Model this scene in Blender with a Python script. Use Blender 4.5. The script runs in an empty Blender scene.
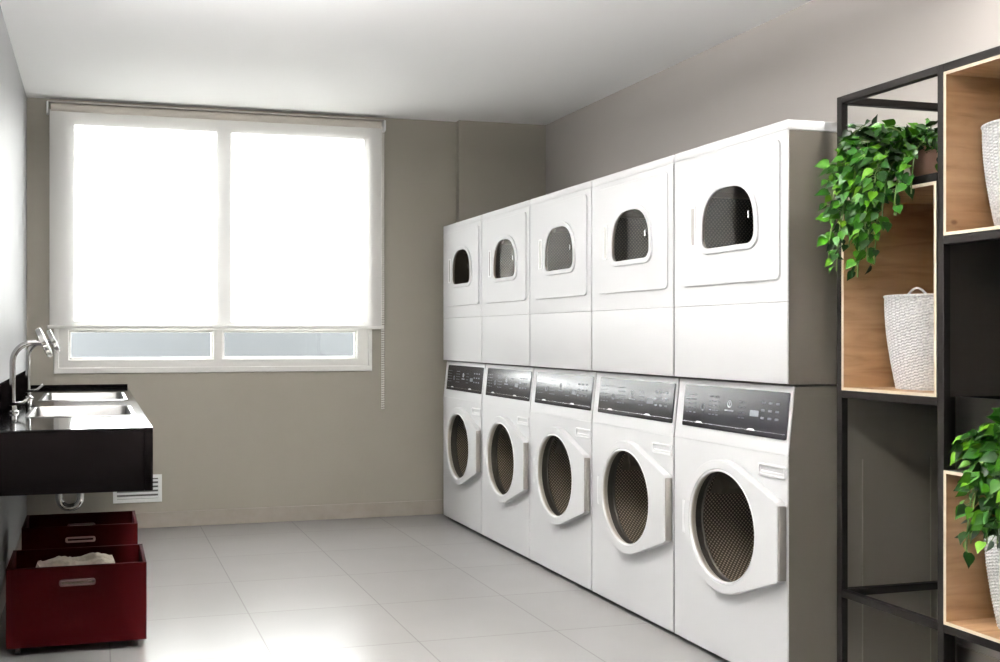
import bpy, bmesh, math, random
from mathutils import Vector, Matrix
random.seed(7)
PI = math.pi
sc = bpy.context.scene
COL = sc.collection

# ------------------------------------------------------------------ materials
def mat(name, color, rough=0.5, metal=0.0, spec=0.5, coat=0.0, coat_rough=0.05):
    m = bpy.data.materials.new(name); m.use_nodes = True
    b = m.node_tree.nodes['Principled BSDF']
    b.inputs['Base Color'].default_value = (*color, 1)
    b.inputs['Roughness'].default_value = rough
    b.inputs['Metallic'].default_value = metal
    b.inputs['Specular IOR Level'].default_value = spec
    b.inputs['Coat Weight'].default_value = coat
    b.inputs['Coat Roughness'].default_value = coat_rough
    return m
def N(m, t, **kw):
    n = m.node_tree.nodes.new(t)
    for k, v in kw.items():
        if k in n.inputs: n.inputs[k].default_value = v
        else: setattr(n, k, v)
    return n
def L(m, a, b): m.node_tree.links.new(a, b)
def bsdf(m): return m.node_tree.nodes['Principled BSDF']
def coords(m, scale=(1, 1, 1), loc=(0, 0, 0), kind='Object', rot=(0, 0, 0)):
    tc = N(m, 'ShaderNodeTexCoord'); mp = N(m, 'ShaderNodeMapping')
    mp.inputs['Scale'].default_value = scale; mp.inputs['Location'].default_value = loc
    mp.inputs['Rotation'].default_value = rot
    L(m, tc.outputs[kind], mp.inputs['Vector']); return mp.outputs['Vector']
def ramp(m, fac, stops):
    r = N(m, 'ShaderNodeValToRGB'); e = r.color_ramp.elements
    while len(e) < len(stops): e.new(0.5)
    for i, (p, c) in enumerate(stops): e[i].position = p; e[i].color = (*c, 1)
    L(m, fac, r.inputs['Fac']); return r.outputs['Color']
def bump(m, h, strength=0.2, dist=0.01):
    b = N(m, 'ShaderNodeBump'); b.inputs['Strength'].default_value = strength
    b.inputs['Distance'].default_value = dist
    L(m, h, b.inputs['Height']); L(m, b.outputs['Normal'], bsdf(m).inputs['Normal'])
def noisy(name, c1, c2, scale, rough=0.6, bs=0.05, bd=0.002, **kw):
    m = mat(name, c1, rough, **kw); v = coords(m)
    n = N(m, 'ShaderNodeTexNoise'); n.inputs['Scale'].default_value = scale; n.inputs['Detail'].default_value = 6
    L(m, v, n.inputs['Vector'])
    L(m, ramp(m, n.outputs['Fac'], [(0.3, c1), (0.7, c2)]), bsdf(m).inputs['Base Color'])
    bump(m, n.outputs['Fac'], bs, bd); return m

M = {}
M['wall'] = noisy('taupe_wall_paint', (.28, .257, .215), (.293, .27, .227), 2.2, .55, .03)
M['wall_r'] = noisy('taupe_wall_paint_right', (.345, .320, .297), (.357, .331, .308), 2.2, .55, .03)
M['wall_l'] = noisy('pale_wall_paint', (.28, .285, .29), (.30, .305, .31), 2.0, .5, .02, spec=.4)
M['ceil'] = noisy('white_ceiling_paint', (.90, .90, .90), (.91, .91, .91), 1.5, .8, .02)
M['skirt'] = noisy('beige_skirting', (.27, .24, .205), (.30, .27, .235), 14, .35, .02)
M['white'] = mat('white_enamel', (.59, .59, .593), .5, spec=.12)
M['white2'] = mat('white_plastic', (.74, .74, .74), .4)
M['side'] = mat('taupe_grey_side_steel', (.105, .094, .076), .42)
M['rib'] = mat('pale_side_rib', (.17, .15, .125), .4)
M['seam'] = mat('dark_seam', (.10, .10, .095), .6)
M['winframe'] = mat('white_window_paint', (.74, .73, .70), .4)
M['black_steel'] = mat('black_powder_steel', (.006, .005, .0045), .6, spec=.06)
M['dark_lam'] = mat('dark_laminate', (.012, .009, .007), .55, spec=.25)
M['chrome'] = mat('brushed_chrome', (.62, .61, .60), .18, 1.0)
M['steel'] = mat('stainless_steel', (.26, .255, .25), .3, 1.0)
M['grey_handle'] = mat('grey_plastic', (.30, .28, .26), .4, .3)
M['dark_rub'] = mat('dark_rubber', (.05, .05, .05), .5)
M['mark'] = mat('pale_print', (.34, .35, .37), .5)
M['mark2'] = mat('dim_print', (.12, .125, .14), .5)
M['silver'] = mat('silver_trim', (.7, .7, .7), .25, .9)
M['panel'] = mat('black_gloss_panel', (.014, .013, .016), .24, spec=.5)
M['red'] = noisy('dark_red_lacquer', (.015, .0014, .0015), (.018, .0017, .0019), 5, .5, .02, spec=.01)
M['towel'] = noisy('cream_towel', (.50, .44, .35), (.62, .56, .46), 40, .95, .8, .01)
M['pot_w'] = mat('white_ceramic', (.75, .74, .72), .3)
M['pot_t'] = noisy('pink_terracotta', (.50, .28, .20), (.56, .34, .25), 20, .7, .1)
M['soil'] = noisy('potting_soil', (.03, .02, .012), (.06, .04, .025), 60, .95, .8, .01)
M['stem'] = mat('green_stem', (.10, .16, .035), .5)
M['terrace'] = noisy('terrace_concrete', (.58, .57, .55), (.62, .61, .59), 3, .8)
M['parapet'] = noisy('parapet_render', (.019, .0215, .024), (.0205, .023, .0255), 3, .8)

# black granite
M['apron'] = mat('darkened_black_granite', (.0025, .002, .002), .35, spec=.0)  # same granite as the worktop; shade put into a darker, sheenless colour
m = M['granite'] = mat('black_granite', (.006, .005, .005), .07, spec=.5)
v = coords(m); vo = N(m, 'ShaderNodeTexVoronoi'); vo.inputs['Scale'].default_value = 120; L(m, v, vo.inputs['Vector'])
L(m, ramp(m, vo.outputs['Distance'], [(0.05, (.014, .013, .012)), (0.16, (.004, .0035, .0035))]), bsdf(m).inputs['Base Color'])

# floor tiles, 0.6 m, cut out from object coordinates
m = M['floor'] = mat('large_floor_tiles', (.5, .48, .45), .22, spec=.55)
v = coords(m, loc=(-.056, -.36, 0))
br = N(m, 'ShaderNodeTexBrick'); br.offset = 0; br.squash = 1
for k, q in {'Scale': 1, 'Mortar Size': .0028, 'Mortar Smooth': .1, 'Bias': 0, 'Brick Width': .6, 'Row Height': .6}.items(): br.inputs[k].default_value = q
br.inputs['Color1'].default_value = (.282, .275, .269, 1); br.inputs['Color2'].default_value = (.295, .288, .282, 1)
br.inputs['Mortar'].default_value = (.22, .213, .207, 1)
L(m, v, br.inputs['Vector'])
n = N(m, 'ShaderNodeTexNoise'); n.inputs['Scale'].default_value = 3.0; n.inputs['Detail'].default_value = 5
L(m, coords(m), n.inputs['Vector'])
mx = N(m, 'ShaderNodeMixRGB'); mx.blend_type = 'MULTIPLY'; mx.inputs['Fac'].default_value = 1
L(m, br.outputs['Color'], mx.inputs['Color1'])
L(m, ramp(m, n.outputs['Fac'], [(.3, (.975, .975, .975)), (.7, (1, 1, 1))]), mx.inputs['Color2'])
L(m, mx.outputs['Color'], bsdf(m).inputs['Base Color'])
L(m, ramp(m, n.outputs['Fac'], [(.3, (.25, .25, .25)), (.7, (.27, .27, .27))]), bsdf(m).inputs['Roughness'])
inv = N(m, 'ShaderNodeMath'); inv.operation = 'SUBTRACT'; inv.inputs[0].default_value = 1; L(m, br.outputs['Fac'], inv.inputs[1])
bump(m, inv.outputs[0], .25, .002)

# pine
def wood(name, c1, c2, c3):
    m = mat(name, c2, .5)
    v = coords(m, scale=(1.2, 9, 9))
    nn = N(m, 'ShaderNodeTexNoise'); nn.inputs['Scale'].default_value = 3.5; nn.inputs['Detail'].default_value = 9; nn.inputs['Distortion'].default_value = .6
    L(m, v, nn.inputs['Vector'])
    base = ramp(m, nn.outputs['Fac'], [(.28, c1), (.5, c2), (.74, c3)])
    vv = N(m, 'ShaderNodeTexVoronoi'); vv.inputs['Scale'].default_value = 5.5
    L(m, coords(m, scale=(1, 1.6, 1.6)), vv.inputs['Vector'])
    kn = ramp(m, vv.outputs['Distance'], [(.03, (.35, .24, .15)), (.09, (1, 1, 1))])
    mx = N(m, 'ShaderNodeMixRGB'); mx.blend_type = 'MULTIPLY'; mx.inputs['Fac'].default_value = .8
    L(m, base, mx.inputs['Color1']); L(m, kn, mx.inputs['Color2'])
    L(m, mx.outputs['Color'], bsdf(m).inputs['Base Color']); bump(m, nn.outputs['Fac'], .1, .002)
    return m
M['pine'] = wood('pine_board', (.30, .165, .075), (.42, .25, .125), (.50, .315, .17))
M['pine_edge'] = noisy('pale_cut_edge', (.60, .51, .38), (.66, .58, .45), 30, .6)

# woven basket
m = M['basket'] = mat('white_woven_rope', (.62, .62, .62), .85)
v = coords(m); w = N(m, 'ShaderNodeTexNoise'); w.inputs['Scale'].default_value = 150; w.inputs['Detail'].default_value = 3
L(m, v, w.inputs['Vector'])
L(m, ramp(m, w.outputs['Fac'], [(.35, (.50, .50, .51)), (.6, (.72, .72, .72))]), bsdf(m).inputs['Base Color'])
bump(m, w.outputs['Fac'], .4, .003)

# leaves
m = M['leaf'] = mat('glossy_green_leaf', (.05, .2, .02), .42, spec=.14)
g = N(m, 'ShaderNodeNewGeometry')
L(m, ramp(m, g.outputs['Random Per Island'], [(0, (.002, .012, .001)), (.5, (.007, .042, .002)), (.82, (.026, .105, .003)), (1, (.085, .20, .008))]), bsdf(m).inputs['Base Color'])
bsdf(m).inputs['Subsurface Weight'].default_value = 0

# perforated drum: staggered dots in (angle, depth) on the wall, in (y, z) on the end
def drum_mat(name, c1, c2, cyl, cz, cy, p=.0165):
    m = mat(name, c1, .45, .35)
    tc = N(m, 'ShaderNodeTexCoord'); sx = N(m, 'ShaderNodeSeparateXYZ'); L(m, tc.outputs['Object'], sx.inputs[0])
    def mth(op, a, b_=None):
        n_ = N(m, 'ShaderNodeMath'); n_.operation = op
        for i, q in enumerate((a, b_)):
            if q is None: continue
            if isinstance(q, (int, float)): n_.inputs[i].default_value = q
            else: L(m, q, n_.inputs[i])
        return n_.outputs[0]
    if cyl:
        ang = mth('ARCTAN2', mth('SUBTRACT', sx.outputs[2], cz), mth('SUBTRACT', sx.outputs[1], cy))
        nn = round(2 * PI * .262 / p); u_ = mth('MULTIPLY', ang, float(nn)); v_ = mth('MULTIPLY', sx.outputs[0], 2 * PI / p)
    else:
        u_ = mth('MULTIPLY', sx.outputs[1], 2 * PI / p); v_ = mth('MULTIPLY', sx.outputs[2], 2 * PI / p)
    d = mth('MULTIPLY', mth('SINE', u_), mth('SINE', v_))
    L(m, ramp(m, mth('ADD', mth('MULTIPLY', d, .5), .5), [(.62, c2), (.74, c1)]), bsdf(m).inputs['Base Color'])
    return m
DC, DD = (.70, .64, .57), (.13, .115, .10)
M['drum'] = drum_mat('perforated_drum_steel', DC, DD, True, .522, -.012)
M['drum_end'] = drum_mat('perforated_drum_end', DC, DD, False, 0, 0)
EC, ED = (.20, .182, .165), (.035, .032, .03)
M['drum2'] = drum_mat('perforated_dryer_drum', EC, ED, True, .61, -.022)
M['drum_end2'] = drum_mat('perforated_dryer_end', EC, ED, False, 0, 0, .013)
M['drum_plain'] = mat('drum_back_steel', (.22, .21, .19), .5, .3)

# clear glass that lets daylight straight through
def glass(name, tint=(1, 1, 1), refl=.9, rough=.0):
    m = bpy.data.materials.new(name); m.use_nodes = True; nt = m.node_tree
    for n_ in list(nt.nodes):
        if n_.type != 'OUTPUT_MATERIAL': nt.nodes.remove(n_)
    out = nt.nodes['Material Output']
    tr = nt.nodes.new('ShaderNodeBsdfTransparent'); tr.inputs['Color'].default_value = (*tint, 1)
    gl = nt.nodes.new('ShaderNodeBsdfGlossy'); gl.inputs['Roughness'].default_value = rough
    lw = nt.nodes.new('ShaderNodeLayerWeight'); lw.inputs['Blend'].default_value = .5     # Schlick, the same from both sides
    pw = nt.nodes.new('ShaderNodeMath'); pw.operation = 'POWER'; pw.inputs[1].default_value = 5; nt.links.new(lw.outputs['Facing'], pw.inputs[0])
    ms = nt.nodes.new('ShaderNodeMath'); ms.operation = 'MULTIPLY_ADD'; ms.inputs[1].default_value = .96 * refl; ms.inputs[2].default_value = .04 * refl
    nt.links.new(pw.outputs[0], ms.inputs[0])
    mi = nt.nodes.new('ShaderNodeMixShader')
    nt.links.new(ms.outputs[0], mi.inputs[0]); nt.links.new(tr.outputs[0], mi.inputs[1]); nt.links.new(gl.outputs[0], mi.inputs[2])
    nt.links.new(mi.outputs[0], out.inputs[0]); return m
M['glass'] = glass('window_glass', (.96, .98, .98))
M['door_glass'] = glass('door_glass', (.82, .77, .71), .18, .03)

# roller-blind screen fabric: part open weave, part translucent thread
m = bpy.data.materials.new('screen_fabric'); m.use_nodes = True; nt = m.node_tree
nt.nodes.remove(nt.nodes['Principled BSDF']); out = nt.nodes['Material Output']
di = nt.nodes.new('ShaderNodeBsdfDiffuse'); di.inputs['Color'].default_value = (.80, .79, .77, 1)
tl = nt.nodes.new('ShaderNodeBsdfTranslucent'); tl.inputs['Color'].default_value = (.80, .79, .77, 1)
tp = nt.nodes.new('ShaderNodeBsdfTransparent'); tp.inputs['Color'].default_value = (1, .99, .97, 1)
m1 = nt.nodes.new('ShaderNodeMixShader'); m1.inputs[0].default_value = .08
ge = nt.nodes.new('ShaderNodeNewGeometry'); dm = nt.nodes.new('ShaderNodeMixRGB'); dm.inputs['Color1'].default_value = (.82, .81, .79, 1); dm.inputs['Color2'].default_value = (.10, .10, .10, 1)   # charcoal window side, added to cut light bounced onto the frame
nt.links.new(ge.outputs['Backfacing'], dm.inputs['Fac']); nt.links.new(dm.outputs['Color'], di.inputs['Color'])
m2 = nt.nodes.new('ShaderNodeMixShader'); m2.inputs[0].default_value = .25
nt.links.new(di.outputs[0], m1.inputs[1]); nt.links.new(tl.outputs[0], m1.inputs[2])
nt.links.new(m1.outputs[0], m2.inputs[1]); nt.links.new(tp.outputs[0], m2.inputs[2]); nt.links.new(m2.outputs[0], out.inputs[0])
M['screen'] = m

def emis(name, col, s):
    m = mat(name, col, .5); b = bsdf(m); b.inputs['Emission Color'].default_value = (*col, 1); b.inputs['Emission Strength'].default_value = s; return m
M['lamp'] = emis('lamp_diffuser', (1, .95, .88), 6)

# ------------------------------------------------------------------ helpers
def link(name, bm, m, parent=None, loc=None, smooth=False, mats=None):
    me = bpy.data.meshes.new(name)
    bmesh.ops.recalc_face_normals(bm, faces=bm.faces)
    bm.to_mesh(me); bm.free()
    for q in (mats or [m]): me.materials.append(q)
    if smooth:
        for p in me.polygons: p.use_smooth = True
        try: me.set_sharp_from_angle(angle=math.radians(35))
        except Exception: pass
    o = bpy.data.objects.new(name, me); COL.objects.link(o)
    if parent: o.parent = parent
    if loc: o.location = loc
    return o
def thing(name, label, cat, loc=(0, 0, 0), group=None, rz=0):
    o = bpy.data.objects.new(name, None); COL.objects.link(o); o.location = loc; o.rotation_euler.z = rz
    o.empty_display_size = .1
    o['label'] = label; o['category'] = cat
    if group: o['group'] = group
    return o
def tag(o, label, cat, group=None):
    o['label'] = label; o['category'] = cat
    if group: o['group'] = group
    return o
def struct(o): o['kind'] = 'structure'; return o
def box(bm, x0, x1, y0, y1, z0, z1, mi=0):
    vs = [bm.verts.new((x, y, z)) for x in (x0, x1) for y in (y0, y1) for z in (z0, z1)]
    fs = []
    for q in ((0, 1, 3, 2), (4, 6, 7, 5), (0, 4, 5, 1), (2, 3, 7, 6), (0, 2, 6, 4), (1, 5, 7, 3)):
        f = bm.faces.new([vs[i] for i in q]); f.material_index = mi; fs.append(f)
    return vs
def bev(bm, off, seg=2, ang=40):
    bm.normal_update()
    es = [e for e in bm.edges if len(e.link_faces) == 2 and e.calc_face_angle(0) > math.radians(ang)]
    bmesh.ops.bevel(bm, geom=es, offset=off, segments=seg, affect='EDGES', profile=.5, clamp_overlap=True)
def bbox(name, dims, m, parent=None, b=.004, seg=2, loc=None):
    bm = bmesh.new(); box(bm, *dims)
    bmesh.ops.recalc_face_normals(bm, faces=bm.faces)
    if b: bev(bm, b, seg)
    return link(name, bm, m, parent, loc, smooth=bool(b))
def plate(loops, to3, t0, t1, b=0, bm=None):
    """solid plate: 2-D outline and holes, extruded between t0 (front) and t1"""
    bm = bm or bmesh.new(); fl = []; bl = []; es = []
    for lp in loops:
        a = [bm.verts.new(to3(p, q, t0)) for p, q in lp]; c = [bm.verts.new(to3(p, q, t1)) for p, q in lp]
        fl.append(a); bl.append(c)
    for sets in (fl, bl):
        edges = []
        for a in sets:
            for i in range(len(a)): edges.append(bm.edges.new((a[i], a[(i + 1) % len(a)])))
        bmesh.ops.triangle_fill(bm, use_beauty=True, use_dissolve=False, edges=edges)
    for a, c in zip(fl, bl):
        for i in range(len(a)):
            j = (i + 1) % len(a); bm.faces.new((a[i], a[j], c[j], c[i]))
    bmesh.ops.recalc_face_normals(bm, faces=bm.faces)
    if b:
        s = set()
        for a in fl:
            for i in range(len(a)):
                e = bm.edges.get((a[i], a[(i + 1) % len(a)]))
                if e: s.add(e)
        bmesh.ops.bevel(bm, geom=list(s), offset=b, segments=3, affect='EDGES', profile=.5)
    return bm
YZ = lambda p, q, t: (t, p, q)          # outline lies in y/z, thickness along x
XZ = lambda p, q, t: (p, t, q)
XY = lambda p, q, t: (p, q, t)
def rect(a0, a1, b0, b1): return [(a0, b0), (a1, b0), (a1, b1), (a0, b1)]
def rrect(a0, a1, b0, b1, r, n=6):
    out = []
    for cx, cy, s in ((a1 - r, b1 - r, 0), (a0 + r, b1 - r, 90), (a0 + r, b0 + r, 180), (a1 - r, b0 + r, 270)):
        for i in range(n + 1):
            a = math.radians(s + 90 * i / n); out.append((cx + r * math.cos(a), cy + r * math.sin(a)))
    return out
def circ(cx, cy, r, n=56, a0=0): return [(cx + r * math.cos(a0 + 2 * PI * i / n), cy + r * math.sin(a0 + 2 * PI * i / n)) for i in range(n)]
def arch(cy, z0, z1, w, rb, n=10):
    """flat bottom with rounded corners and a broad arched top"""
    out = []; R = w * .98; h = z1 - R
    for i in range(2 * n + 1):
        a = PI * i / (2 * n)
        # superellipse keeps the shoulders full
        ca, sa = math.cos(a), math.sin(a)
        out.append((cy + w * math.copysign(abs(ca) ** .74, ca), h + R * abs(sa) ** .84))
    for cx, s in ((cy - w + rb, 180), (cy + w - rb, 270)):
        for i in range(n // 2 + 1):
            a = math.radians(s + 90 * i / (n // 2)); out.append((cx + rb * math.cos(a), z0 + rb + rb * math.sin(a)))
    return out
def hull(pts):
    pts = sorted(set((round(a, 5), round(b, 5)) for a, b in pts))
    def half(ps):
        h = []
        for p in ps:
            while len(h) > 1 and (h[-1][0] - h[-2][0]) * (p[1] - h[-2][1]) - (h[-1][1] - h[-2][1]) * (p[0] - h[-2][0]) <= 0: h.pop()
            h.append(p)
        return h[:-1]
    return half(pts) + half(pts[::-1])
def lathe(prof, n=40, axis='z', c=(0, 0, 0), bm=None, close=False):
    bm = bm or bmesh.new(); rings = []
    for r, h in prof:
        ring = []
        for i in range(n):
            a = 2 * PI * i / n
            p = {'z': (r * math.cos(a), r * math.sin(a), h), 'x': (h, r * math.cos(a), r * math.sin(a)), 'y': (r * math.cos(a), h, r * math.sin(a))}[axis]
            ring.append(bm.verts.new((p[0] + c[0], p[1] + c[1], p[2] + c[2])))
        rings.append(ring)
    for a, b in zip(rings, rings[1:]):
        for i in range(n):
            j = (i + 1) % n; bm.faces.new((a[i], a[j], b[j], b[i]))
    if close:
        for rg in (rings[0], rings[-1]):
            try: bm.faces.new(rg)
            except Exception: pass
    return bm
def tube(pts, r, n=12, bm=None, rr=None):
    bm = bm or bmesh.new(); pts = [Vector(p) for p in pts]; rings = []; up = None
    for i, p in enumerate(pts):
        t = (pts[min(i + 1, len(pts) - 1)] - pts[max(i - 1, 0)]).normalized()
        if up is None:
            up = Vector((0, 0, 1)) if abs(t.z) < .9 else Vector((0, 1, 0))
        side = t.cross(up).normalized(); up = side.cross(t).normalized()
        q = rr[i] if rr else r
        rings.append([bm.verts.new(p + (side * math.cos(2 * PI * k / n) + up * math.sin(2 * PI * k / n)) * q) for k in range(n)])
    for a, b in zip(rings, rings[1:]):
        for k in range(n): bm.faces.new((a[k], a[(k + 1) % n], b[(k + 1) % n], b[k]))
    bm.faces.new(rings[0]); bm.faces.new(rings[-1][::-1]); return bm
def copy_tree(o, parent=None):
    c = o.copy(); COL.objects.link(c); c.parent = parent
    for ch in list(o.children): copy_tree(ch, c)
    return c

# ------------------------------------------------------------------ room
XL, XR, YB, YF, ZC = -.41, 3.06, 6.76, -1.6, 2.71
def slab(name, d, m): return struct(bbox(name, d, m, b=0))
slab('floor', (XL - .15, XR + .15, YF - .15, YB + .2, -.12, 0), M['floor'])
slab('ceiling', (XL - .15, XR + .15, YF - .15, YB + .2, ZC, ZC + .12), M['ceil'])
slab('wall_left', (XL - .15, XL, YF, YB, 0, ZC), M['wall_l'])
slab('wall_right', (XR, XR + .15, YF, YB, 0, ZC), M['wall_r'])
slab('wall_front', (XL, XR, YF - .15, YF, 0, ZC), M['wall'])
WX0, WX1, WZ0, WZ1 = -.245, 1.806, .995, 2.635
struct(link('wall_back', plate([rect(XL - .15, XR + .15, 0, ZC), rect(WX0, WX1, WZ0, WZ1)], XZ, YB, YB + .18), M['wall']))
slab('trim_1', (2.415, XR, 6.70, YB, 0, ZC), M['wall'])                       # shallow pier in the corner
bm = bmesh.new(); box(bm, XL, 2.415, 6.748, YB, 0, .097); box(bm, 2.403, XR, 6.688, 6.70, 0, .097); bev(bm, .002, 1)
struct(link('baseboard_back', bm, M['skirt']))
slab('baseboard_left', (XL, XL + .012, YF, 6.748, 0, .097), M['skirt'])
slab('baseboard_right', (XR - .012, XR, YF, 6.688, 0, .097), M['skirt'])

# window: two tall panes over two low ones
w = bpy.data.objects.new('window_1', None); COL.objects.link(w); w.location = (0, YB, 0); struct(w)
holes = [rect(-.138, .780, 1.31, 2.575), rect(.853, 1.776, 1.31, 2.575), rect(-.158, .745, 1.078, 1.262), rect(.806, 1.710, 1.078, 1.262)]
link('window_frame', plate([rect(WX0 + .001, WX1 - .001, WZ0 + .001, WZ1 - .001)] + holes, XZ, .010, .07, b=.006), M['winframe'], w)
bm = plate([rect(WX0 - .004, WX1 + .004, WZ0 - .004, WZ1 + .004), rect(WX0 + .026, WX1 - .020, WZ0 + .032, WZ1 - .02)], XZ, -.012, .009, b=.004)
link('casing', bm, M['winframe'], w)
for x0, x1, z0, z1 in ((-.138, .780, 1.31, 2.575), (.853, 1.776, 1.31, 2.575), (-.158, .745, 1.078, 1.262), (.806, 1.710, 1.078, 1.262)):
    s = link('sash', plate([rect(x0, x1, z0, z1), rect(x0 + .012, x1 - .012, z0 + .012, z1 - .012)], XZ, .028, .055, b=.003), M['winframe'], w)
    link('pane', plate([rect(x0 + .012, x1 - .012, z0 + .012, z1 - .012)], XZ, .040, .045), M['glass'], s)
# outside: terrace and its parapet
slab('ground', (-8, 12, YB + .2, 30, -.35, -.15), M['terrace'])
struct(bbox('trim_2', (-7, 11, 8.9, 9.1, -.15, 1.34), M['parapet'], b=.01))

# roller blind
BX0, BX1 = -.285, 1.885
t = thing('roller_blind', 'white translucent roller blind pulled most of the way down over the window', 'blind', ((BX0 + BX1) / 2, 6.725, 1.28))
ox = (BX0 + BX1) / 2
bm = bmesh.new(); nz = 24; prev = None
for i in range(nz + 1):
    z = .012 + 1.345 * i / nz; row = [bm.verts.new((x - ox, .002 * math.sin(x * 2.2), z)) for x in [BX0 + .012 + (BX1 - BX0 - .024) * k / 30 for k in range(31)]]
    if prev:
        for k in range(30): bm.faces.new((prev[k], prev[k + 1], row[k + 1], row[k]))
    prev = row
fab = link('blind_fabric', bm, M['screen'], t, smooth=True)
if fab.data.polygons[0].normal.y > 0: fab.data.flip_normals()
link('roller_tube', lathe([(.0, BX0 - ox + .02), (.024, BX0 - ox + .02), (.024, BX1 - ox - .02), (0, BX1 - ox - .02)], 24, 'x', (0, .0, 1.372)), mat('beige_blind_roll', (.50, .46, .41), .7), t, smooth=True)
tb = bbox('bottom_bar', (BX0 - ox, BX1 - ox, -.009, .009, -.008, .014), M['winframe'], t, .004)
bbox('head_rail', (BX0 - ox, BX1 - ox, -.024, .034, 1.398, 1.408), mat('grey_rail', (.42, .39, .36), .5), t, .002)
for x in (BX0, BX1):
    bm = bmesh.new(); box(bm, x - ox - .006, x - ox + .006, -.035, .034, 1.325, 1.400); bev(bm, .005, 2)
    link('bracket', bm, M['white2'], t, smooth=True)
bm = bmesh.new()
for s in (-.010, .006):
    z = 1.35
    while z > -.545:
        bmesh.ops.create_icosphere(bm, subdivisions=1, radius=.0062, matrix=Matrix.Translation((BX1 - ox - .012 + s, -.022 + s, z))); z -= .0155
link('bead_chain', bm, mat('bead_plastic', (.72, .70, .66), .4), t, smooth=True)

# vent grille
t = thing('vent_grille', 'white louvred wall vent low on the back wall by the sink counter', 'vent', (.262, YB, .165))
link('grille_frame', plate([rect(-.152, .152, 0, .175), rect(-.128, .128, .022, .153)], XZ, -.014, 0, b=.003), M['white2'], t)
bm = bmesh.new()
for k in range(5):
    z = .034 + k * .0265
    vs = box(bm, -.13, .13, -.011, -.001, z - .0045, z + .0045)
    for q in vs:
        if q.co.y < -.005: q.co.z -= .004
link('slat', bm, M['white2'], t)
bbox('grille_back', (-.13, .13, -.001, 0, .02, .155), M['seam'], t, 0)

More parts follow.
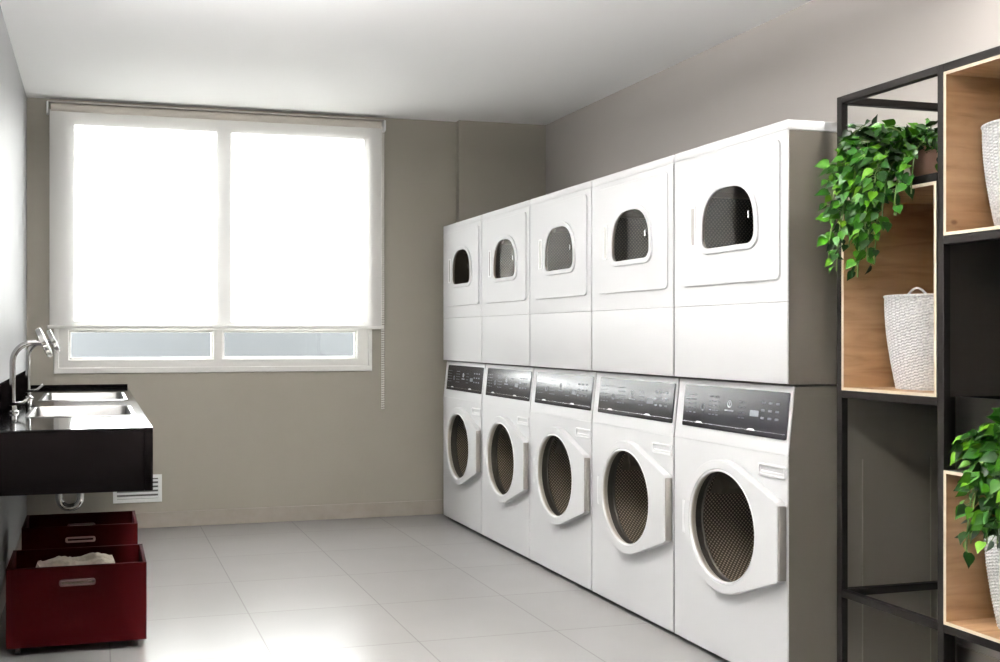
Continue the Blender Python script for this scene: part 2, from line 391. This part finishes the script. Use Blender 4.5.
# ------------------------------------------------------------------ washing machines
CY = -.012; CZ = .522      # door centre in local y/z
def make_washer():
    t = thing('washing_machine', '', 'washing machine', (2.27, 3.38, 0), 'front-loading washing machines in the lower row')
    W = .3545
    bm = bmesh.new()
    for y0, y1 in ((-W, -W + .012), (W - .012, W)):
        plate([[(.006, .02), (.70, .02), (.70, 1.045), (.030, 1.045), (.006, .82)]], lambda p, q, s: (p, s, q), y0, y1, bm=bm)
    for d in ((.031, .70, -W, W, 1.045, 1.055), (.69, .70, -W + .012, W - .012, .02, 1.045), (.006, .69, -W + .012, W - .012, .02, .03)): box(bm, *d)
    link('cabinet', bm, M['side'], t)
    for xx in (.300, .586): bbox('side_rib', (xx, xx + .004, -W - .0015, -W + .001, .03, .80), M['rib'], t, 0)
    fp = link('front_panel', plate([rrect(-W, W, .022, .8205, .003), circ(CY, CZ, .222)], YZ, 0, .0055, b=.0015), M['white'], t)
    # sloping console
    bm = bmesh.new()
    plate([[(0.0, .8208), (.0055, .8208), (.0300, 1.056), (.025, 1.056)]], lambda p, q, s: (p, s, q), -W, W, bm=bm); bev(bm, .001, 1)
    link('console', bm, M['white'], t)
    sl = (.025 - 0) / (1.056 - .822)
    def cs(p, q, s): return (s + (q - .822) * sl, p, q)      # point on the slope
    cp = link('control_panel', plate([rrect(-.342, .302, .872, 1.034, .006)], cs, -.004, .006, b=.0015), M['panel'], t, smooth=True)
    def deco(name, loops, m, a=-.0052, b=-.0036): return link(name, plate(loops, cs, a, b), m, cp)
    # round crest with a short word line below it
    c0 = -.005; e = circ(c0, .975, .0135, 24)
    deco('emblem', [e, circ(c0, .975, .0095, 24)], M['mark'])
    bm = plate([rect(c0 - .002, c0 + .002, .969, .981)], cs, -.0052, -.0036)
    plate([circ(c0, .9785, .004, 10)], cs, -.0053, -.0036, bm=bm); link('emblem_core', bm, M['mark'], cp)
    bm = bmesh.new()
    for k in range(9): plate([rect(c0 - .026 + k * .006, c0 - .0222 + k * .006, .9485, .953)], cs, -.0052, -.0036, bm=bm)
    link('lettering', bm, M['mark'], cp)
    deco('dial_ring', [circ(.165, .952, .014, 20), circ(.165, .952, .0085, 20)], M['mark2'])
    for ys, zs in (((.275, .250, .222), (.995, .978, .961, .944, .927)), ((.118, .095, .072), (.995, .978, .961, .944, .927)), ((-.070, -.092), (.985, .966, .947, .928))):
        bm = bmesh.new()
        for yy in ys:
            for zz in zs: plate([rect(yy - .008, yy + .006, zz, zz + .0032)], cs, -.0052, -.0036, bm=bm)
        link('printed_scale', bm, M['mark2'], cp)
    for yy in (-.205, -.245, -.285):
        for zz in (.992, .965, .938): deco('button', [rrect(yy - .010, yy + .010, zz - .004, zz + .004, .003, 2)], M['mark2'])
    deco('display', [rrect(-.182, -.132, .940, .962, .003, 3)], M['mark2'])
    deco('silver_strip', [rect(-.338, .298, .8900, .8915)], M['silver'])
    for yy in (.185, -.145): deco('indicator', [[(yy - .026, .8895), (yy - .012, .8965), (yy + .012, .8965), (yy + .026, .8895)]], M['pot_w'], -.0056)
    # detergent drawer pull
    bm = plate([rrect(-.348, -.200, .738, .782, .008), rrect(-.340, -.208, .746, .774, .006)], YZ, -.006, .001, b=.002)
    d = link('dispenser_drawer', bm, M['white2'], t, smooth=True)
    bbox('drawer_pull', (-.004, .0005, -.336, -.212, .7475, .757), M['white2'], d, .001)
    # door: round on the hinge side, squared off on the handle side
    R = .246
    outline = hull(circ(CY, CZ, R, 72) + [(-.344, .652), (-.344, .392), (-.336, .662), (-.336, .384)])
    dr = link('door', plate([outline, circ(CY, CZ, .211, 72)], YZ, -.034, -.002, b=.004), M['white'], t)
    link('door_ring', lathe([(.2105, -.031), (.206, -.034), (.202, -.030), (.201, -.022), (.212, -.018), (.212, -.010)], 72, 'x', (0, CY, CZ)), M['white2'], dr, smooth=True)
    prof = [(.2015, -.027), (.17, -.031), (.13, -.034), (.08, -.0365), (.03, -.0375), (.0005, -.0376)]
    link('door_glass', lathe(prof, 56, 'x', (0, CY, CZ)), M['door_glass'], dr, smooth=True)
    bbox('door_handle', (-.032, -.003, -.3535, -.3435, .395, .650), M['grey_handle'], dr, .003)
    bm = bmesh.new(); box(bm, -.018, 0, CY + .235, CY + .285, CZ - .075, CZ + .06); bev(bm, .007, 3)
    link('hinge', bm, M['white2'], dr, smooth=True)
    link('door_gasket', lathe([(.212, -.008), (.219, -.002), (.2215, .006), (.2215, .030), (.216, .036), (.226, .044)], 56, 'x', (0, CY, CZ)), M['dark_rub'], t, smooth=True)
    link('drum', lathe([(.228, .044), (.262, .06), (.266, .08), (.266, .36), (.262, .375)], 56, 'x', (0, CY, CZ)), M['drum'], t, smooth=True)
    link('drum_back', lathe([(.262, .376), (.24, .39), (.10, .40), (.05, .385), (.0005, .38)], 56, 'x', (0, CY, CZ)), M['drum_end'], t, smooth=True)
    for k in range(3):
        a = 2 * PI * k / 3 - PI / 2
        c, s = math.cos(a), math.sin(a)
        pts = [(.26, -.055), (.20, -.012), (.20, .012), (.26, .055)]
        pl = [(CY + r * c - q * s, CZ + r * s + q * c) for r, q in pts]
        link('drum_paddle', plate([pl], YZ, .09, .37), M['drum_plain'], t)
    for x in (.06, .64):
        for y in (-.3, .3): link('foot', lathe([(.0005, 0), (.024, 0), (.024, .008), (.012, .012), (.012, .022)], 16, 'z', (x, y, 0)), M['dark_rub'], t)
    bbox('kick_strip', (.03, .04, -W + .01, W - .01, .004, .024), M['seam'], t, 0)
    return t

def make_dryer():
    t = thing('tumble_dryer', '', 'tumble dryer', (2.27, 3.38, 1.06), 'tumble dryers in the upper row')
    W = .3545; H = .905
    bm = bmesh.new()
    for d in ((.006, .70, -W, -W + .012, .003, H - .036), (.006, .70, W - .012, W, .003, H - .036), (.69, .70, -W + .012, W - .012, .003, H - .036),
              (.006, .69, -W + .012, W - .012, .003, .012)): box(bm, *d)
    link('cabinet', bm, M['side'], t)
    bbox('top_cap', (0, .70, -W, W, H - .034, H), M['white'], t, .003)
    wy = -.022
    O1 = arch(wy, .496, .728, .170, .045); O2 = arch(wy, .502, .720, .162, .040); O0 = arch(wy, .480, .742, .184, .055)
    bbox('lower_panel', (0, .0055, -W, W, .005, .2845), M['white'], t, .001)
    link('front_panel', plate([rrect(-W, W, .2855, H - .0343, .002), O1], YZ, 0, .0055, b=.0008), M['white'], t)
    dr = link('door', plate([rrect(-.318, .285, .362, .846, .022), O1], YZ, -.007, -.001, b=.003), M['white'], t)
    link('door_trim', plate([O0, O2], YZ, -.014, -.007, b=.003), M['white'], dr)
    link('door_glass', plate([O2], YZ, -.010, -.006), M['door_glass'], dr)
    bm = plate([rrect(.190, .228, .515, .675, .006), rrect(.197, .221, .522, .668, .004)], YZ, -.010, -.007, b=.001)
    h = link('door_handle', bm, M['white2'], dr, smooth=True)
    bbox('grip', (-.0085, -.0068, .2005, .2165, .524, .666), M['grey_handle'], h, 0)
    link('latch', plate([rrect(-.157, -.152, .592, .618, .002, 3)], YZ, -.014, -.010), M['silver'], dr)
    link('drum', lathe([(.19, .008), (.27, .03), (.275, .05), (.275, .36), (.270, .375)], 56, 'x', (0, wy, .61)), M['drum2'], t, smooth=True)
    link('drum_back', lathe([(.270, .376), (.24, .39), (.10, .40), (.05, .385), (.0005, .38)], 56, 'x', (0, wy, .61)), M['drum_end2'], t, smooth=True)
    for k in range(3):
        a = 2 * PI * k / 3 + .5; c, s = math.cos(a), math.sin(a)
        pl = [(wy + r * c - q * s, .61 + r * s + q * c) for r, q in [(.275, -.03), (.235, -.01), (.235, .01), (.275, .03)]]
        link('drum_paddle', plate([pl], YZ, .07, .37), M['drum_plain'], t)
    return t

YC = [3.3745, 4.0945, 4.8145, 5.5345, 6.2545]
wd = ['nearest to the black shelving unit', 'second from the black shelving unit', 'in the middle of the row', 'second from the window wall', 'farthest away, beside the window wall']
w0 = make_washer(); d0 = make_dryer()
for i, y in enumerate(YC):
    a = w0 if i == 0 else copy_tree(w0); a.location.y = y
    a['label'] = 'white front-loading washing machine with black console, lower row, ' + wd[i]
    b = d0 if i == 0 else copy_tree(d0); b.location.y = y
    b['label'] = 'white tumble dryer with arched window, upper row, ' + wd[i]

# ------------------------------------------------------------------ sink counter
KX0, KX1, KY0, KY1, KZ = XL, .201, 3.79, 6.745, .900
t = thing('sink_counter', 'black granite wall-hung counter with two stainless sinks along the left wall', 'counter', (XL, (KY0 + KY1) / 2, .673))
oy = (KY0 + KY1) / 2; oz = .673
def cl(x0, x1, y0, y1, z0, z1): return (x0 - XL, x1 - XL, y0 - oy, y1 - oy, z0 - oz, z1 - oz)
S1 = (-.265, .150, 4.36, 4.97); S2 = (-.265, .150, 5.45, 6.15)
bm = plate([rect(KX0 - XL + .001, KX1 - XL, KY0 - oy, KY1 - oy)] + [rrect(s[0] - XL, s[1] - XL, s[2] - oy, s[3] - oy, .03, 4) for s in (S1, S2)], XY, KZ - oz, KZ - oz - .006, b=.001)
link('worktop', bm, M['granite'], t)
bbox('apron', cl(KX1 - .03, KX1, KY0, KY1, .673, .8935), M['apron'], t, .002)
bbox('end_apron', cl(KX0 + .001, KX1 - .0305, KY0, KY0 + .03, .673, .8935), M['apron'], t, .002)
bbox('end_strip', cl(KX0 + .0185, KX1 - .002, KY1 - .02, KY1, .9005, .922), M['apron'], t, .002)  # black strip across the far end of the worktop
bbox('backsplash', cl(KX0 + .001, KX0 + .018, KY0, KY1, .9005, 1.018), M['apron'], t, .002)
for s in (S1, S2):
    a = rrect(s[0] - XL, s[1] - XL, s[2] - oy, s[3] - oy, .03, 4)
    def shrink(k, r): return rrect(s[0] - XL + k, s[1] - XL - k, s[2] - oy + k, s[3] - oy - k, r, 4)
    bm = bmesh.new(); loops = [(shrink(-.012, .04), .9015), (shrink(.004, .03), .9035), (shrink(.008, .03), .895), (shrink(.014, .035), .745), (shrink(.04, .04), .722), (shrink(.12, .03), .718)]
    rg = [[bm.verts.new((p, q, z - oz)) for p, q in lp] for lp, z in loops]
    for u_, v_ in zip(rg, rg[1:]):
        for i in range(len(u_)): j = (i + 1) % len(u_); bm.faces.new((u_[i], u_[j], v_[j], v_[i]))
    bm.faces.new(rg[-1])
    bs = link('sink_basin', bm, M['steel'], t, smooth=True)
    link('drain', lathe([(.0005, .003), (.03, .003), (.034, 0)], 20, 'z', ((s[0] + s[1]) / 2 - XL, (s[2] + s[3]) / 2 - oy, .7195 - oz)), M['chrome'], bs)
for yy in (4.66, 5.80):
    x0 = -.06
    pts = [(x0, yy, .72), (x0, yy, .56)] + [(x0 - .045 + .045 * math.cos(a), yy, .53 - .045 * math.sin(a)) for a in [PI * k / 10 for k in range(11)]] + [(x0 - .09, yy, .56), (x0 - .10, yy, .585), (x0 - .13, yy, .595), (XL + .002, yy, .595)]
    link('drain_trap', tube([(p[0] - XL, p[1] - oy, p[2] - oz) for p in pts], .016, 14), M['chrome'], t, smooth=True)

def faucet(y, label):
    f = thing('faucet', label, 'faucet', (-.34, y, KZ), 'gooseneck faucets at the sinks')
    link('base_flange', lathe([(.0005, 0), (.026, 0), (.026, .006), (.018, .012), (.016, .03)], 24), M['chrome'], f, smooth=True)
    top = .30; r = .085
    pts = [(0, 0, .004), (0, 0, .1), (0, 0, top - r)] + [(r - r * math.cos(a), 0, top - r + r * math.sin(a)) for a in [PI / 2 * k / 10 for k in range(1, 11)]] + [(r + .035, 0, top)]
    link('spout', tube(pts, .0125, 16), M['chrome'], f, smooth=True)
    bm = lathe([(.0005, -.011), (.062, -.011), (.066, -.008), (.066, .009), (.062, .012), (.0005, .012)], 32)
    bmesh.ops.rotate(bm, verts=bm.verts, cent=(0, 0, 0), matrix=Matrix.Rotation(math.radians(66), 3, 'Y'))
    h = link('spray_head', bm, M['chrome'], f, loc=(r + .043, 0, top), smooth=True)
    pts = [(0, -.01, .038), (.02, -.03, .040), (.045, -.035, .046), (.065, -.035, .062), (.075, -.035, .072)]
    link('lever', tube(pts, .006, 10, rr=[.009, .008, .006, .006, .007]), M['chrome'], f, smooth=True)
faucet(4.66, 'chrome gooseneck faucet with tilted round head at the nearer sink')
faucet(5.72, 'chrome gooseneck faucet with tilted round head at the sink closer to the window')

# ------------------------------------------------------------------ red crates on casters
def make_crate():
    t = thing('storage_crate', '', 'crate', (0, 0, 0), 'dark red wheeled crates under the sink counter')
    w, d, z0, z1, k = .262, .37, .035, .338, .014
    slot = rrect(-.062, .062, .268, .282, .006, 3)
    link('front_board', plate([rect(-w, w, z0, z1), slot], XZ, 0, k, b=.0015), M['red'], t)
    link('back_board', plate([rect(-w, w, z0, z1), slot], XZ, d - k, d, b=.0015), M['red'], t)
    for s in (-1, 1): bbox('side_board', (min(s * w, s * (w - k)), max(s * w, s * (w - k)), k + .0005, d - k - .0005, z0, z1), M['red'], t, .0015)
    bbox('bottom_board', (-w + k, w - k, k, d - k, z0, z0 + .012), M['red'], t, 0)
    for y0, y1 in ((-.006, .001), (d - .001 - k - .005, d - k + .001)):
        h = link('slot_handle', plate([rrect(-.068, .068, .262, .288, .010, 4), rrect(-.058, .058, .270, .280, .004, 4)], XZ, y0, y1, b=.002), M['hm'], t)
    for x in (-w + .04, w - .04):
        for y in (.045, d - .045):
            bm = lathe([(.0005, -.010), (.015, -.010), (.017, -.006), (.017, .006), (.015, .010), (.0005, .010)], 20, 'x', (x, y, .017)); box(bm, x - .013, x + .013, y - .012, y + .012, .030, .0352)
            link('caster', bm, M['dark_rub'], t)
    return t
M['hm'] = mat('dull_metal_handle', (.12, .085, .08), .45, .4)
c0 = make_crate(); c0.location = (-.066, 4.16, 0)
c0['label'] = 'dark red wheeled open crate in front, with a cream towel inside'
c1 = copy_tree(c0); c1.location = (-.066, 5.03, 0)
c1['label'] = 'dark red wheeled open crate with pale handle slot, nearer the back wall'
M['hm2'] = mat('pale_metal_handle', (.42, .30, .26), .4, .3)
for ch in c1.children:
    if ch.name.startswith('slot_handle') and ch.data.vertices[0].co.y < .1:
        ch.data = ch.data.copy(); ch.data.materials[0] = M['hm2']; ch['label'] = 'pale handle slot'
# towel: folded, lying in the crate up to its rim
bm = bmesh.new(); nx, ny = 44, 26
def tz(a, b):
    e = min(1, min(a, 1 - a) * 9) ** .5 * min(1, min(b, 1 - b) * 6) ** .5
    return .255 * e + .006 * math.sin(a * 17 + b * 3) * e + .006 * math.sin(b * 13 + a * 5) * e
top = [[bm.verts.new((-.205 + .37 * i / nx + .006 * math.sin(j * .9), .03 + .30 * j / ny, .065 + tz(i / nx, j / ny) + random.uniform(-.0025, .0025))) for i in range(nx + 1)] for j in range(ny + 1)]
bot = [[bm.verts.new((-.205 + .37 * i / nx, .03 + .30 * j / ny, .049)) for i in range(nx + 1)] for j in range(ny + 1)]
for j in range(ny):
    for i in range(nx):
        bm.faces.new((top[j][i], top[j][i + 1], top[j + 1][i + 1], top[j + 1][i])); bm.faces.new((bot[j][i], bot[j + 1][i], bot[j + 1][i + 1], bot[j][i + 1]))
for j in range(ny):
    for i in (0, nx): bm.faces.new((top[j][i], top[j + 1][i], bot[j + 1][i], bot[j][i]))
for i in range(nx):
    for j in (0, ny): bm.faces.new((top[j][i], top[j][i + 1], bot[j][i + 1], bot[j][i]))
tag(link('towel', bm, M['towel'], loc=(-.055, 4.16, 0), smooth=True), 'cream folded towel lying in the front dark red crate', 'towel')

# ------------------------------------------------------------------ shelving unit
SX, SD = 2.439, .47
Y3, Y2, Y1 = 2.974, 2.539, 2.104; ZT = 2.040; P = .0125
t = thing('shelving_unit', 'tall black steel frame shelf with open pine box compartments beside the machines', 'shelf', (SX, (Y1 + Y3) / 2, 0))
oy = (Y1 + Y3) / 2
def sl(x0, x1, y0, y1, z0, z1): return (x0 - SX, x1 - SX, y0 - oy, y1 - oy, z0, z1)
for yy in (Y3, Y2, Y1):
    for xx in (SX, SX + SD - .025): bbox('post', sl(xx, xx + .025, yy - P, yy + P, 0, ZT), M['black_steel'], t, .0015, 1)
def rails(ya, yb, z, sides=True):
    for xx in (SX, SX + SD - .025): bbox('rail', sl(xx, xx + .025, ya + P, yb - P, z - .025, z), M['black_steel'], t, .0015, 1)
for z in (ZT, .370): rails(Y2, Y3, z); rails(Y1, Y2, z)
rails(Y2, Y3, 1.044); rails(Y2, Y3, 1.720); rails(Y1, Y2, 1.526)
for yy, zs in ((Y3, (ZT, .370, 1.044, 1.720)), (Y2, (ZT, .370)), (Y1, (ZT, .370, 1.526))):
    for z in zs: bbox('crossbar', sl(SX + .025, SX + SD - .025, yy - P, yy + P, z - .025, z), M['black_steel'], t, .0015, 1)
def wbox(ya, yb, z0, z1):
    ya += P + .001; yb -= P + .001; k = .010; x0, x1 = SX - .002, SX + SD - .03
    bm = bmesh.new()
    def board(d, inner):
        box(bm, *sl(*d))
    board((x0, x1, ya, yb, z0, z0 + k), 0); board((x0, x1, ya, yb, z1 - k, z1), 0)
    board((x0, x1, ya, ya + k, z0 + k, z1 - k), 0); board((x0, x1, yb - k, yb, z0 + k, z1 - k), 0); board((x1 - .01, x1, ya + k, yb - k, z0 + k, z1 - k), 0)
    bm.normal_update(); bmesh.ops.recalc_face_normals(bm, faces=bm.faces)
    cy, cz = (ya + yb) / 2 - oy, (z0 + z1) / 2
    for f in bm.faces:
        c = f.calc_center_median(); n_ = f.normal
        if n_.x < -.9 and c.x < .01: f.material_index = 1
        elif (Vector((0, c.y - cy, c.z - cz)).dot(n_) > .001 and (abs(abs(c.y - cy) - (yb - ya) / 2) < .001 or abs(abs(c.z - cz) - (z1 - z0) / 2) < .001)) or n_.x > .9: f.material_index = 2
    o = link('wooden_box', bm, None, t, mats=[M['pine'], M['pine_edge'], M['dark_lam']]); return o
wbox(Y2, Y3, 1.045, 1.694); wbox(Y1, Y2, 1.527, 2.014); wbox(Y1, Y2, .371, .830)

# ------------------------------------------------------------------ baskets
def make_basket():
    t = thing('woven_basket', '', 'basket', (0, 0, 0), 'white woven baskets on the shelf')
    bm = bmesh.new(); n = 144; rows = 66; H = .30; rings = []
    for j in range(rows + 1):
        h = j / rows; r = .103 + .034 * math.sin(min(1, h * 1.05) * PI / 2)
        ring = []
        for i in range(n):
            a = 2 * PI * i / n
            d = .0016 * math.cos(PI * (j + (i // 3 % 2) * 1) ) + .0012 * math.cos(a * 48)
            ring.append(bm.verts.new(((r + d) * math.cos(a), (r + d) * math.sin(a), h * H)))
        rings.append(ring)
    for h, dr in ((H + .003, -.003), (H, -.008), (.2, -.012), (.02, -.012)):
        r = (.137 if h > .1 else .103) + dr
        if .1 < h < .25: r -= .004
        rings.append([bm.verts.new((r * math.cos(2 * PI * i / n), r * math.sin(2 * PI * i / n), h)) for i in range(n)])
    for a, b in zip(rings, rings[1:]):
        for i in range(n): bm.faces.new((a[i], a[(i + 1) % n], b[(i + 1) % n], b[i]))
    bm.faces.new(rings[0]); bm.faces.new(rings[-1])
    link('basket_body', bm, M['basket'], t, smooth=False)
    rp = [(.137 * math.cos(2 * PI * i / 60), .137 * math.sin(2 * PI * i / 60), H + .001) for i in range(61)]
    link('rim', tube(rp, .005, 8), M['basket'], t, smooth=True)
    for s in (PI, 0):
        pts = []
        for k in range(13):
            a = s + .35 * (k / 12 - .5) * 2 * .7
            pts.append((.134 * math.cos(a), .134 * math.sin(a), H - .004 + .028 * math.sin(PI * k / 12)))
        link('handle', tube(pts, .0035, 8), M['basket'], t, smooth=True)
    return t
b0 = make_basket(); b0.location = (2.622, 2.765, 1.0560); b0.rotation_euler.z = .5
b0['label'] = 'white woven basket in the tall pine compartment below the trailing plant'
b1 = copy_tree(b0); b1.location = (2.612, 2.365, 1.5380); b1['label'] = 'white woven basket in the topmost pine compartment at the right edge'
b2 = copy_tree(b0); b2.location = (2.615, 2.362, .3820); b2['label'] = 'white woven basket in the lowest pine compartment, partly behind hanging leaves'

# ------------------------------------------------------------------ trailing plants
def leaf(bm, pos, direction, normal, size):
    d = direction.normalized(); s = d.cross(normal).normalized(); n_ = s.cross(d).normalized()
    prof = [(0, .0), (.05, .20), (.18, .34), (.36, .36), (.58, .25), (.80, .10), (1, 0)]
    mid = []; lf = []; rt = []
    for u_, w_ in prof:
        droop = -.16 * u_ * u_; fold = .28
        base = pos + d * (u_ * size) + n_ * (droop * size)
        mid.append(bm.verts.new(base))
        lf.append(None if w_ == 0 else bm.verts.new(base + s * (w_ * size) + n_ * (fold * w_ * size) - d * (.07 * size if u_ < .1 else 0)))
        rt.append(None if w_ == 0 else bm.verts.new(base - s * (w_ * size) + n_ * (fold * w_ * size) - d * (.07 * size if u_ < .1 else 0)))
    for k in range(len(prof) - 1):
        for side in (lf, rt):
            q = [mid[k], side[k], side[k + 1], mid[k + 1]]; q = [x for x in q if x is not None]
            if side is rt: q = q[::-1]
            if len(q) > 2: bm.faces.new(q)
def plant(label, loc, pot, targets, sizes, seed, group='trailing potted plants on the shelf'):
    random.seed(seed)
    t = thing('trailing_plant', label, 'plant', loc, group)
    r, h, pm = pot
    link('pot', lathe([(.0005, 0), (r * .72, 0), (r * .80, .01), (r, h - .012), (r * 1.04, h - .01), (r * 1.04, h), (r * .94, h), (r * .90, h - .02), (.0005, h - .021)], 40), pm, t, smooth=True)
    link('soil', lathe([(.0005, h - .012), (r * .55, h - .013), (r * .89, h - .018)], 24), M['soil'], t)
    fb = bmesh.new(); sb = bmesh.new(); O = Vector(loc)
    for T, nl in targets:
        T = Vector(T) - O
        a0 = math.atan2(T.y, T.x) + random.uniform(-.5, .5)
        p0 = Vector((r * .5 * math.cos(a0), r * .5 * math.sin(a0), h - .015))
        lift = random.uniform(.01, .05) if T.z < h + .06 else max(.03, T.z - h)
        p1 = Vector((T.x * .45, T.y * .45, h + lift)); p2 = Vector((T.x * .97, T.y * .97, max(h + lift * .5, T.z + .06)))
        pts = [p0 * (1 - s) ** 3 + p1 * 3 * s * (1 - s) ** 2 + p2 * 3 * s * s * (1 - s) + T * s ** 3 for s in [k / 14 for k in range(15)]]
        tube(pts, .0022, 6, bm=sb)
        nl = int(nl * 1.6)
        for k in range(nl):
            s = .22 + .78 * (k + random.random() * .8) / nl; s = min(s, .999); i = int(s * 14); f = s * 14 - i
            p = pts[i].lerp(pts[min(i + 1, 14)], f)
            tan = (pts[min(i + 1, 14)] - pts[max(i - 1, 0)]).normalized()
            out = Vector((random.gauss(-.55, .5), random.gauss(-.25, .6), random.gauss(.05, .45)))
            d = (tan * .5 + out.normalized() * .8 + Vector((0, 0, -.30))).normalized()
            n_ = (Vector((-.55, -.6, .55)) + Vector((random.gauss(0, .6), random.gauss(0, .6), random.gauss(0, .55)))).normalized()
            off = out.normalized() * random.uniform(.008, .030)
            q = p + off; size = random.uniform(*sizes)
            w = q + O
            tip = w + d * size
            if tip.y > 3.005 and tip.x > 2.20: d.y = -abs(d.y); 
            tube([p, p + off * .5 + Vector((0, 0, .003)), q], .0011, 4, bm=sb)
            leaf(fb, q, d, n_, size)
    link('stems', sb, M['stem'], t, smooth=True); fo = link('foliage', fb, M['leaf'], t, smooth=True)
    return t
random.seed(21); T1 = []
for k in range(15): T1.append(((random.uniform(2.33, 2.42), random.uniform(2.74, 2.92), random.uniform(1.41, 1.56)), 24))
for k in range(13): T1.append(((random.uniform(2.33, 2.43), random.uniform(2.66, 2.93), random.uniform(1.56, 1.76)), 18))
for k in range(14): T1.append(((random.uniform(2.36, 2.58), random.uniform(2.58, 2.92), random.uniform(1.76, 1.87)), 12))
for k in range(4): T1.append(((random.uniform(2.37, 2.42), random.uniform(2.60, 2.68), random.uniform(1.60, 1.72)), 8))
for k in range(5): T1.append(((random.uniform(2.36, 2.44), random.uniform(2.84, 2.94), random.uniform(1.83, 1.89)), 10))
plant('trailing green plant in a terracotta pot, spilling from the upper left of the shelf', (2.60, 2.725, 1.7215), (.085, .105, M['pot_t']), T1, (.028, .050), 5)
T2 = []
for k in range(13): T2.append(((random.uniform(2.30, 2.40), random.uniform(2.18, 2.39), random.uniform(.60, .76)), 17))
for k in range(11): T2.append(((random.uniform(2.34, 2.44), random.uniform(2.20, 2.37), random.uniform(.78, .92)), 12))
for k in range(8): T2.append(((random.uniform(2.38, 2.56), random.uniform(2.22, 2.38), random.uniform(.93, 1.01)), 9))
plant('trailing green plant in a white pot, standing on the lowest pine compartment', (2.575, 2.345, .8305), (.085, .09, M['pot_w']), T2, (.028, .050), 9)

# ------------------------------------------------------------------ lamps in the ceiling
def downlight(x, y, power, label, r=.09, col=(1, .97, .93), size=None):
    t = thing('ceiling_light', label, 'ceiling light', (x, y, ZC), 'recessed ceiling lights')
    link('lamp_housing', lathe([(r, -.002), (r + .018, -.004), (r + .020, -.010), (r + .004, -.014), (r, -.010)], 40), M['white2'], t, smooth=True)
    link('diffuser', lathe([(.0005, -.006), (r, -.006)], 32), M['lamp'], t)
    l = bpy.data.lights.new('ceiling_light_glow', 'AREA'); l.shape = 'DISK'; l.size = size or r * 2; l.energy = power; l.color = col
    lo = bpy.data.objects.new('lamp_glow', l); COL.objects.link(lo); lo.parent = t; lo.location = (0, 0, -.016)
for x, y, p, s in ((.85, 4.0, 5, 'over the aisle, added as fill'), (2.62, 2.45, 8, 'above the shelving unit')):  # the aisle lamp is unseen, added to light the machine fronts
    downlight(x, y, p, 'round white recessed ceiling light ' + s)

# suspended linear uplights added out of view to brighten the ceiling
def uplight(x, y, power, label):
    t = thing('added_uplight', label, 'added fill light', (x, y, 2.46), 'added linear uplights')
    bbox('lamp_body', (-.045, .045, -.6, .6, -.03, .03), M['white2'], t, .006)
    bbox('diffuser', (-.035, .035, -.59, .59, .031, .034), M['lamp'], t, 0)
    for yy in (-.5, .5): link('cord', tube([(0, yy, .03), (0, yy, .248)], .002, 6), M['grey_handle'], t)
    l = bpy.data.lights.new('added_uplight_glow', 'AREA'); l.shape = 'RECTANGLE'; l.size = .08; l.size_y = 1.18; l.energy = power; l.color = (1, .98, .96)
    lo = bpy.data.objects.new('lamp_glow', l); COL.objects.link(lo); lo.parent = t; lo.location = (0, 0, .045); lo.rotation_euler.x = PI
uplight(.50, 2.88, 215, 'added unseen linear uplight over the aisle, farther from the room front')
uplight(.50, .4, 60, 'added unseen linear uplight over the aisle, nearer the room front')

# daylight: bright overcast sky through the window
wd_ = bpy.data.worlds.new('overcast_sky'); sc.world = wd_; wd_.use_nodes = True
bg = wd_.node_tree.nodes['Background']; bg.inputs['Color'].default_value = (1.0, .99, .98, 1); bg.inputs['Strength'].default_value = 9.0
pl = bpy.data.lights.new('window_portal', 'AREA'); pl.shape = 'RECTANGLE'; pl.size = 2.1; pl.size_y = 1.65; pl.cycles.is_portal = True
po = bpy.data.objects.new('window_portal', pl); COL.objects.link(po); po.location = (.785, YB + .15, 1.8); po.rotation_euler = (-PI / 2, 0, 0)

# ------------------------------------------------------------------ camera
cam = bpy.data.cameras.new('camera'); co = bpy.data.objects.new('camera', cam); COL.objects.link(co); sc.camera = co
cam.sensor_width = 36; cam.lens = 1033 * 36 / 1000; cam.shift_x = .126; cam.shift_y = .0045; cam.clip_start = .05
co.location = (0, 0, 1.23); co.rotation_euler = (PI / 2, 0, -math.asin(.2607))
sc.view_settings.view_transform = 'Standard'; sc.view_settings.look = 'None'; sc.view_settings.gamma = 1
sc.view_settings.use_curve_mapping = False; sc.view_settings.exposure = 1.72
